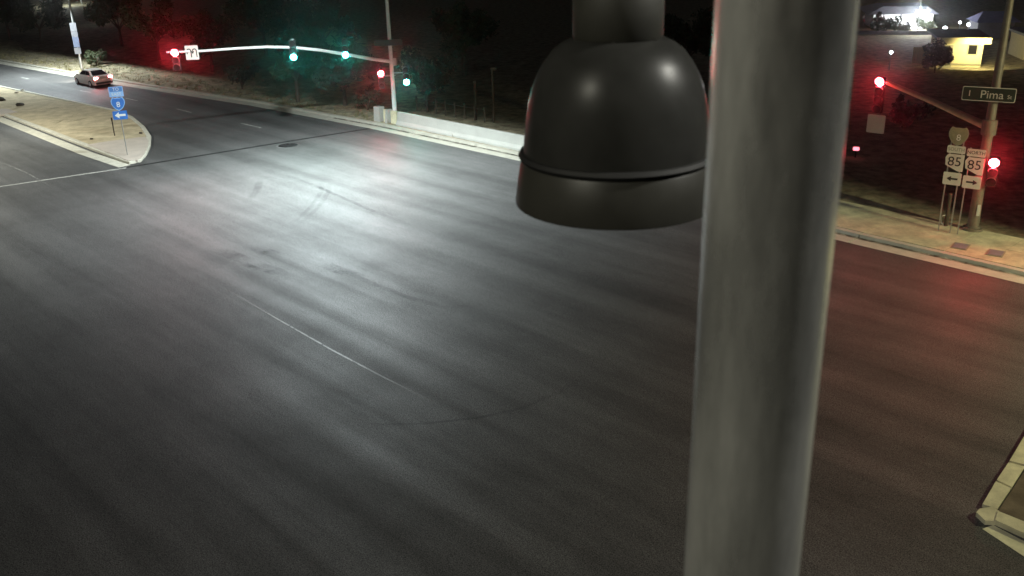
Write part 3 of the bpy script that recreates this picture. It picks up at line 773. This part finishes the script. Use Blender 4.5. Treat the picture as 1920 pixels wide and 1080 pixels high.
# lights that stand outside the picture
q = V((-41.5, 61, .0)); street_light(q, 10.5, (.9, -.35), 3.5, M['lamp_lens'], 3000, (1, 1, .88), 'street light lighting the sandy island from the left')
q = V((34, 22.5, .1)); street_light(q, 10.5, (-.9, -.35), 3.0, M['sodium_lens'], 5600, SOD, 'warm street light over the right pavement', tilt=((-.69, .72), 32), shield=(G(1822, 437) + V((.7, .72, 0)) * .6, (.69, -.724, 0)))

# ------------------------------------------------------------------ steel pipe and bell housing right in front of the camera
def pixel_axis(px, py, depth):
    return atdist(px, py, depth)
pp = atdist(1431, 540, .78)
pipe = empty('steel_pole', (pp.x, pp.y, 0), 0, 'thick galvanised steel pole close to the camera', 'pole')
bm = BM(); btube(bm, (0, 0, .03), (0, 0, CAM_H + 1.2), .066, .0508, 64); mobj('shaft', bm, M['galvpole'], pipe, smooth=True)
bm = BM(); btube(bm, (0, 0, -.02), (0, 0, .03), .2, seg=24); mobj('base_plate', bm, M['galv'], pipe)
bm = BM(); blathe(bm, [(.058, CAM_H + 1.2), (.06, CAM_H + 1.21), (.05, CAM_H + 1.24), (.001, CAM_H + 1.26)], 32); mobj('cap', bm, M['galv'], pipe)

# unseen twin lamps and arms added at its head to brighten the pole
for dx, dy, pw, colr in ((-2.5, -1.5, 560, (1, .96, .78)), (3.2, .6, 1300, (1, .98, .88))):
    pts = [V((dx * t, dy * t, CAM_H + 1.0 + 1.5 * math.sin(t * math.pi / 2))) for t in [i / 8 for i in range(9)]]
    bm = BM(); bpath(bm, pts, .03, 12); mobj('lamp_arm', bm, M['galv'], pipe, smooth=True)  # added unseen arm
    luminaire(pipe, pts[-1], V((dx, dy, 0)), M['lamp_lens'], pw, colr)  # added unseen lamp that brightens the pole
bp_ = atdist(1155, 286, 1.56)
bell = empty('dome_camera', bp_, 0, 'dark bell-shaped camera housing hanging beside the steel pole', 'camera')
bm = BM(); blathe(bm, [(.155, .0), (.1535, .025), (.149, .06), (.1455, .085), (.139, .11), (.131, .13), (.120, .15), (.106, .168), (.09, .18), (.074, .187), (.05, .19)], 96); mobj('dome', bm, M['smoke'], bell, smooth=True)
bm = BM(); blathe(bm, [(.150, -.006), (.160, -.006), (.1635, 0.0), (.160, .006), (.150, .007)], 96); mobj('gasket', bm, M['gasket'], bell, smooth=True)
bm = BM(); blathe(bm, [(.1565, -.006), (.1600, -.010), (.170, -.076), (.1695, -.081), (.164, -.082), (.150, -.03)], 96); mobj('skirt', bm, M['skirt'], bell, smooth=True)
bm = BM(); blathe(bm, [(.05, .186), (.069, .186), (.072, .19), (.072, .252), (.0705, .256), (.054, .256)], 64); mobj('collar', bm, M['collar'], bell, smooth=True)
bm = BM(); blathe(bm, [(.0525, .25), (.0525, .45), (.05, .46)], 48); nk = mobj('neck', bm, M['collar'], bell, smooth=True)
q = pp - bp_
bm = BM(); bpath(bm, [(0, 0, .44), (0, 0, .56), (.03, -.02, .64), (.09, q.y * .3, .68), (q.x, q.y, .68)], .03, 16); mobj('gooseneck', bm, M['galv'], bell, smooth=True)
for k in range(6):
    t = k * math.pi / 3 + .3
    bm = BM(); btube(bm, (.071 * math.cos(t), .071 * math.sin(t), .183), (.071 * math.cos(t), .071 * math.sin(t), .1885), .004, seg=8); mobj('screw', bm, M['skirt'], bell)

# ------------------------------------------------------------------ trees, bushes, grass
def tree_meshes(seed, h, spread, nleaf, leaf=.22, bushy=False):
    R_ = random.Random(seed)
    bm = BM(); top = h * (.35 if not bushy else .12)
    btube(bm, (0, 0, -.2), (0, 0, top), .06 + h * .02, .04 + h * .012, 8)
    tips = []
    for k in range(7 if not bushy else 9):
        a_ = R_.uniform(0, 6.28); r = R_.uniform(.3, .75) * spread; z = R_.uniform(.5, .92) * h if not bushy else R_.uniform(.35, .8) * h
        mid = V((math.cos(a_) * r * .45, math.sin(a_) * r * .45, top + (z - top) * .6)); tip = V((math.cos(a_) * r, math.sin(a_) * r, z))
        bpath(bm, [(0, 0, top * .9), mid, tip], [.05 + h * .008, .04, .015], 6); tips.append(tip); tips.append(mid.lerp(tip, .6))
    trunk = bpy.data.meshes.new('trunk'); bm.to_mesh(trunk); bm.free(); trunk.materials.append(M['bark'])
    vs, fs = [], []
    cl = [(t + V((R_.gauss(0, .25), R_.gauss(0, .25), R_.gauss(0, .2))) * spread * .35, R_.uniform(.16, .34) * spread) for t in tips for _ in range(2)]
    for k in range(nleaf):
        c, r = R_.choice(cl)
        d = V((R_.gauss(0, 1), R_.gauss(0, 1), R_.gauss(0, .75))).normalized() * r * R_.uniform(.55, 1.05)
        p = c + d; p.z = max(.15, p.z)
        u = V((R_.gauss(0, 1), R_.gauss(0, 1), R_.gauss(0, 1))).normalized(); v = u.orthogonal().normalized() * leaf * R_.uniform(.3, .6); u = u * leaf * R_.uniform(.7, 1.3)
        i = len(vs); vs += [p - u, p + v, p + u, p - v]; fs.append((i, i + 1, i + 2, i + 3))
    crown = bpy.data.meshes.new('crown'); crown.from_pydata([tuple(v) for v in vs], [], fs)
    return trunk, crown
KINDS_ = [tree_meshes(1, 5.5, 3.0, 2600), tree_meshes(2, 4.5, 2.8, 2400), tree_meshes(3, 6.5, 3.4, 3000, .24), tree_meshes(4, 2.0, 1.6, 900, .16, True), tree_meshes(5, 1.3, 1.1, 600, .13, True)]
def tree(px, py, kind, label, s=1.0, rz=0.0, group='trees beyond the road', z=.2):
    q = G(px, py); q.z = z
    name, cat = ('tree', 'tree') if kind < 3 else ('bush', 'bush')
    e = empty(name, q, rz, label, cat, group if kind < 3 else 'bushes beyond the road'); e.scale = (s, s, s)
    for nm, me in zip(('trunk', 'crown'), KINDS_[kind]):
        me2 = me
        if not me2.materials: me2.materials.append(M['leaf'] if kind % 2 == 0 else M['leaf2'])
        o = bpy.data.objects.new(nm, me2); C.objects.link(o); o.parent = e
    return e
tree(560, 196, 0, 'dim tree behind the verge below the middle green light', 1.0, .3)
tree(648, 204, 1, 'dim tree behind the verge just left of the far signal pole', 1.15, 1.1)
tree(800, 205, 1, 'dark tree beyond the barrier right of the green side light', .9, 2.0)
tree(455, 172, 3, 'low bush behind the verge under the long arm left of the middle green light', 1.2, .7)
tree(690, 212, 3, 'low bush at the foot of the far signal pole by the barrier end', .9, 1.7)
tree(182, 126, 4, 'small rounded bush right behind the car', 1.2, .4)
tree(400, 140, 2, 'dark tall tree behind the white turn arrow sign', .9, .9)
tree(300, 118, 0, 'dark tree behind the red light at the arm tip', 1.1, 2.4)
tree(230, 92, 2, 'dark tree far behind the car to its right', 1.0, 3.0)
tree(80, 84, 1, 'dark tree left of the thin light pole', 1.2, .2)
tree(20, 80, 0, 'dark tree at the left edge of the photo behind the verge', 1.2, 1.2)
tree(500, 110, 2, 'dark tree above the bright middle of the long arm', 1.1, 1.9)
tree(610, 120, 0, 'dark tree between the two green lights on the long arm', 1.2, 2.7)
tree(870, 150, 2, 'dark tree between the green side light and the bell housing', 1.0, .6)
tree(1290, 150, 0, 'dark tree behind the steel pole at the bell housing', 1.0, 1.5)
tree(1700, 250, 3, 'dark bush below the right mast arm', 1.0, 2.2)
tree(1750, 150, 1, 'dark tree standing left in front of the lit yellow house', .62, .8)

# dry grass and stones on the verge
vs, fs = [], []
R_ = random.Random(5)
for k in range(2600):
    i = R_.randrange(10, len(edge) - 14); p = edge[i].lerp(edge[i + 1], R_.random()) + V((-ROADDIR.y, ROADDIR.x, 0)) * (KERB + .1 + abs(R_.gauss(0, 3.2)))
    if not (-110 < p.x < -3) or (p.x > -9 and R_.random() < .6): continue
    for b_ in range(5):
        a_ = R_.uniform(0, 6.28); h = R_.uniform(.1, .34); wv = V((math.cos(a_), math.sin(a_), 0)) * .025; l = V((R_.gauss(0, .12), R_.gauss(0, .12), h))
        o_ = p + V((R_.gauss(0, .08), R_.gauss(0, .08), .16)); j = len(vs); vs += [tuple(o_ - wv), tuple(o_ + wv), tuple(o_ + l)]; fs.append((j, j + 1, j + 2))
me = bpy.data.meshes.new('grass'); me.from_pydata(vs, [], fs); me.materials.append(M['grass'])
o = bpy.data.objects.new('grass', me); C.objects.link(o); tag(o, 'dry grass tufts scattered over the verge behind the kerb', 'grass', kind='stuff')

# ------------------------------------------------------------------ far buildings and lamps
def wall_lamp(parent, loc, energy, col, cone=140):
    ld = bpy.data.lights.new('wall_lamp_light', 'SPOT'); ld.energy = energy; ld.color = col; ld.shadow_soft_size = .12; ld.spot_size = math.radians(cone); ld.spot_blend = .4
    o = bpy.data.objects.new('wall_lamp_light', ld); C.objects.link(o); o.parent = parent; o.location = loc; o.rotation_euler = (math.radians(78), 0, 0)
def point(parent, loc, energy, col, r=.1):
    ld = bpy.data.lights.new('lamp_light', 'POINT'); ld.energy = energy; ld.color = col; ld.shadow_soft_size = r
    o = bpy.data.objects.new('lamp_light', ld); C.objects.link(o); o.parent = parent; o.location = loc
# lit yellow house
hq = G(1759, 139); hq.z = .3
hd = math.radians(-16)
e = empty('house', hq, hd, 'small cream house with its wall lit yellow', 'house')
bm = BM(); bbox(bm, (1.5, 2.6, 1.3), (3.4, 5, 2.6)); mobj('wall', bm, M['stucco'], e)
bm = BM(); bbox(bm, (1.5, 2.4, 2.72), (4.2, 6.2, .22)); mobj('roof', bm, M['roofing'], e, bevel=.03)
bm = BM(); bbox(bm, (1.5, -.72, 2.55), (4.22, .05, .5)); mobj('fascia', bm, M['stucco'], e)
bm = BM(); bbox(bm, (2.4, .08, 1.75), (.8, .06, .9)); wd = mobj('window', bm, M['trim'], e)
bm = BM(); bbox(bm, (2.4, .04, 1.75), (.62, .04, .72)); mobj('pane', bm, M['glass'], wd)
bm = BM(); bbox(bm, (.5, .07, 1.1), (.8, .08, 2.05)); mobj('door', bm, M['trim'], e)
bm = BM(); bbox(bm, (1.6, -1.2, .08), (4.6, 2.4, .16)); mobj('porch_slab', bm, M['concrete'], e)
bm = BM(); bbox(bm, (1.5, .06, .55), (3.42, .06, .12)); mobj('ledge', bm, M['trim'], e)
bm = BM(); btube(bm, (3.0, -.5, 2.2), (3.0, -.5, 2.32), .1, seg=12); mobj('porch_lamp', bm, glow('porch_glow', (1, .85, .4), 5), e)
wall_lamp(e, (2.6, -1.9, 2.2), 900, (1, .86, .4))
# board fence left of the house
fq = G(1728, 130); fq.z = .3
e = empty('board_fence', fq, math.radians(-14), 'board fence dimly lit left of the yellow house', 'fence')
for k in range(9):
    bm = BM(); bbox(bm, (-.8 + k * .22, 0, .8), (.19, .04, 1.55 + random.uniform(-.05, .05))); mobj('board', bm, M['stucco'], e)
# second house at the right edge
hq = G(1915, 126); hq.z = .3
e = empty('house', hq, math.radians(-10), 'pale house cut off by the right edge behind the signal pole', 'house')
bm = BM(); bbox(bm, (2.2, 2, 1.2), (4.4, 4, 2.4)); mobj('wall', bm, M['stucco'], e)
bm = BM(); bbox(bm, (2.2, 2, 2.5), (5.2, 5, .2)); mobj('roof', bm, M['roofing'], e)
bm = BM(); bbox(bm, (1.2, -.03, 1.5), (.9, .06, 1.0)); mobj('window', bm, M['trim'], e)
bm = BM(); btube(bm, (.4, -.14, 1.9), (.4, -.14, 2.1), .1, seg=10); mobj('porch_lamp', bm, glow('porch_glow2', (1, .9, .7), 6), e)
point(e, (.6, -1.0, 1.2), 14, (1, .85, .5))
# brightly lit store with canopy roof
sq = G(1640, 68); sq.z = .3
e = empty('store', sq, math.radians(-12), 'brilliantly lit white store wall under a grey canopy roof', 'building'); e.scale = (1, 1, .66)
bm = BM(); bbox(bm, (2.9, 4, 1.6), (6.2, 6, 3.2)); mobj('wall', bm, M['whitewall'], e)
bm = BM(); v8 = [bm.verts.new(v) for v in ((-1, .2, 3.0), (6.4, .2, 3.0), (7, 8, 3.1), (-1, 8, 3.1), (.8, 1.6, 4.1), (5.4, 1.6, 4.1), (5.6, 6, 4.1), (.8, 6, 4.1))]
for f_ in ((4, 5, 6, 7), (0, 1, 5, 4), (1, 2, 6, 5), (2, 3, 7, 6), (3, 0, 4, 7), (3, 2, 1, 0)): bm.faces.new([v8[i] for i in f_])
mobj('canopy_roof', bm, M['roofing'], e)
bm = BM(); bbox(bm, (3, -.5, .06), (9, 3, .12)); mobj('forecourt', bm, M['concrete'], e)
for x in (0.2, 3, 5.8):
    bm = BM(); btube(bm, (x, .5, .1), (x, .5, 3.0), .07, seg=10); mobj('post', bm, M['whitewall'], e)
wall_lamp(e, (4.6, -2.2, 2.6), 3000, (.92, .97, 1))
for k in range(9):
    bm = BM(); bbox(bm, (-2.6 + k * 1.32, -4.0, .55), (1.31, .2, 1.1 + .06 * (k % 2))); mobj('yard_wall', bm, M['roofing'], e)
# flood lamp on a post
fq = G(1718, 74); fq.z = .3
e = empty('flood_light', fq, 0, 'dazzling white flood lamp on a post beside the store', 'lamp')
bm = BM(); btube(bm, (0, 0, 0), (0, 0, 4.6), .07, .05, 10); mobj('post', bm, M['galv'], e)
bm = BM(); bbox(bm, (0, -.05, 2.45), (.9, .2, .6)); mobj('lamp_case', bm, M['galv'], e, bevel=.03)
bm = BM(); bbox(bm, (0, -.17, 2.45), (.8, .04, .5)); mobj('lamp_face', bm, M['flood'], e)
for px, py, s, lab in ((1655, 72, 1.2, 'rounded bush in front of the bright store, left one'), (1688, 72, .8, 'rounded bush in front of the bright store, right one'), (1735, 66, 1.0, 'bush right of the dazzling flood lamp'), (1672, 67, .7, 'small bush between the two rounded bushes before the bright store'), (1642, 60, .8, 'bush at the left end of the bright store wall')):
    tree(px, py, 3, lab, s, px * .1)
# faint blue-grey shed roof
sq = G(1830, 86); sq.z = .3
e = empty('shed', sq, math.radians(-10), 'low shed with a faint blue-grey roof behind the yellow house', 'shed')
bm = BM(); bbox(bm, (1.6, 1.5, 1.0), (3.4, 3, 2)); mobj('wall', bm, M['roofing'], e)
bm = BM(); v6 = [bm.verts.new(v) for v in ((-.4, -.4, 2.0), (3.8, -.4, 2.0), (3.8, 3.4, 2.0), (-.4, 3.4, 2.0), (.6, 1.5, 2.9), (2.8, 1.5, 2.9))]
for f_ in ((0, 1, 5, 4), (1, 2, 5), (2, 3, 4, 5), (3, 0, 4), (3, 2, 1, 0)): bm.faces.new([v6[i] for i in f_])
mobj('roof', bm, M['tarp'], e)
def far_lamp(px, py, z, lab, r=.14, m='farlamp', dist=None):
    q = G(px, py, z); e = empty('far_lamp', (q.x, q.y, .2), 0, lab, 'lamp', 'small lamps in the distance')
    bm = BM(); btube(bm, (0, 0, 0), (0, 0, z - .2), .05, .04, 8); mobj('post', bm, M['galv'], e)
    bm = BM(); bmesh.ops.create_icosphere(bm, subdivisions=2, radius=r); o = mobj('globe', bm, M[m], e, smooth=True); o.location = (0, 0, z - .2)
far_lamp(1772, 53, 2.2, 'bright small lamp far behind the yellow house, leftmost of its cluster', .2)
far_lamp(1800, 42, 2.5, 'faint small lamp behind the yellow house in the middle of its cluster', .13)
far_lamp(1816, 46, 2.3, 'faint small lamp behind the yellow house, rightmost of its cluster', .16)
far_lamp(1671, 98, 2.0, 'single small pale lamp above the red light of the right arm', .14)
far_lamp(184, 10, 3, 'far white lamp left of a close pair at the top left', .2)
far_lamp(192, 10.5, 3, 'far white lamp right of a close pair at the top left', .2)
far_lamp(215, 5, 3, 'far lone lamp right of the pair at the top left', .17)
# lit canopy at the very top left
sq = G(92, 18); sq.z = .3
e = empty('canopy', sq, math.radians(24), 'bright far canopy at the top left edge above the light pole', 'canopy')
bm = BM(); bbox(bm, (2.5, 2, 4.2), (7, 5, .6)); mobj('roof', bm, M['whitewall'], e)
for x in (-.5, 5.5):
    bm = BM(); btube(bm, (x, 1, 0), (x, 1, 3.9), .14, seg=10); mobj('post', bm, M['galv'], e)
bm = BM(); bbox(bm, (2.5, .6, 3.85), (5, .8, .08)); mobj('lamp_strip', bm, glow('strip_glow', (.9, 1, .95), 12), e)
point(e, (2.5, -1.5, 3.2), 900, (.9, 1, .95), .2)
# two dim posts in the dark beyond the barrier
for px, py, h, lab in ((893, 232, 2.6, 'dim bare post in the dark left of the bell housing'), (926, 236, 3.6, 'dim post with a small box on top beside the bell housing')):
    q = G(px, py); q.z = .2
    e = empty('post', q, 0, lab, 'post', 'dim posts beyond the barrier')
    bm = BM(); btube(bm, (0, 0, 0), (0, 0, h), .08, .07, 10); mobj('shaft', bm, M['bark'], e)
    bm = BM(); bbox(bm, (.1 if h > 3 else 0, 0, h + .08), (.4 if h > 3 else .2, .2, .2)); mobj('cap', bm, M['bark'], e, bevel=.02)

# ------------------------------------------------------------------ haze added to imitate lens bloom round the lamps
BLOOM_HAZE = 0.0005
if BLOOM_HAZE:
    bm = BM(); bbox(bm, (0, 90, 8.6), (900, 900, 19.6)); hz = mobj('bloom_volume', bm, bpy.data.materials.new('bloom_haze'))
    m = hz.data.materials[0]; m.use_nodes = True; nt = m.node_tree; nt.nodes.clear()
    pv_ = nt.nodes.new('ShaderNodeVolumePrincipled'); pv_.inputs['Color'].default_value = (.9, .92, .95, 1); pv_.inputs['Density'].default_value = BLOOM_HAZE; pv_.inputs['Anisotropy'].default_value = .968
    out = nt.nodes.new('ShaderNodeOutputMaterial'); nt.links.new(pv_.outputs[0], out.inputs['Volume'])
    tag(hz, kind='stuff')
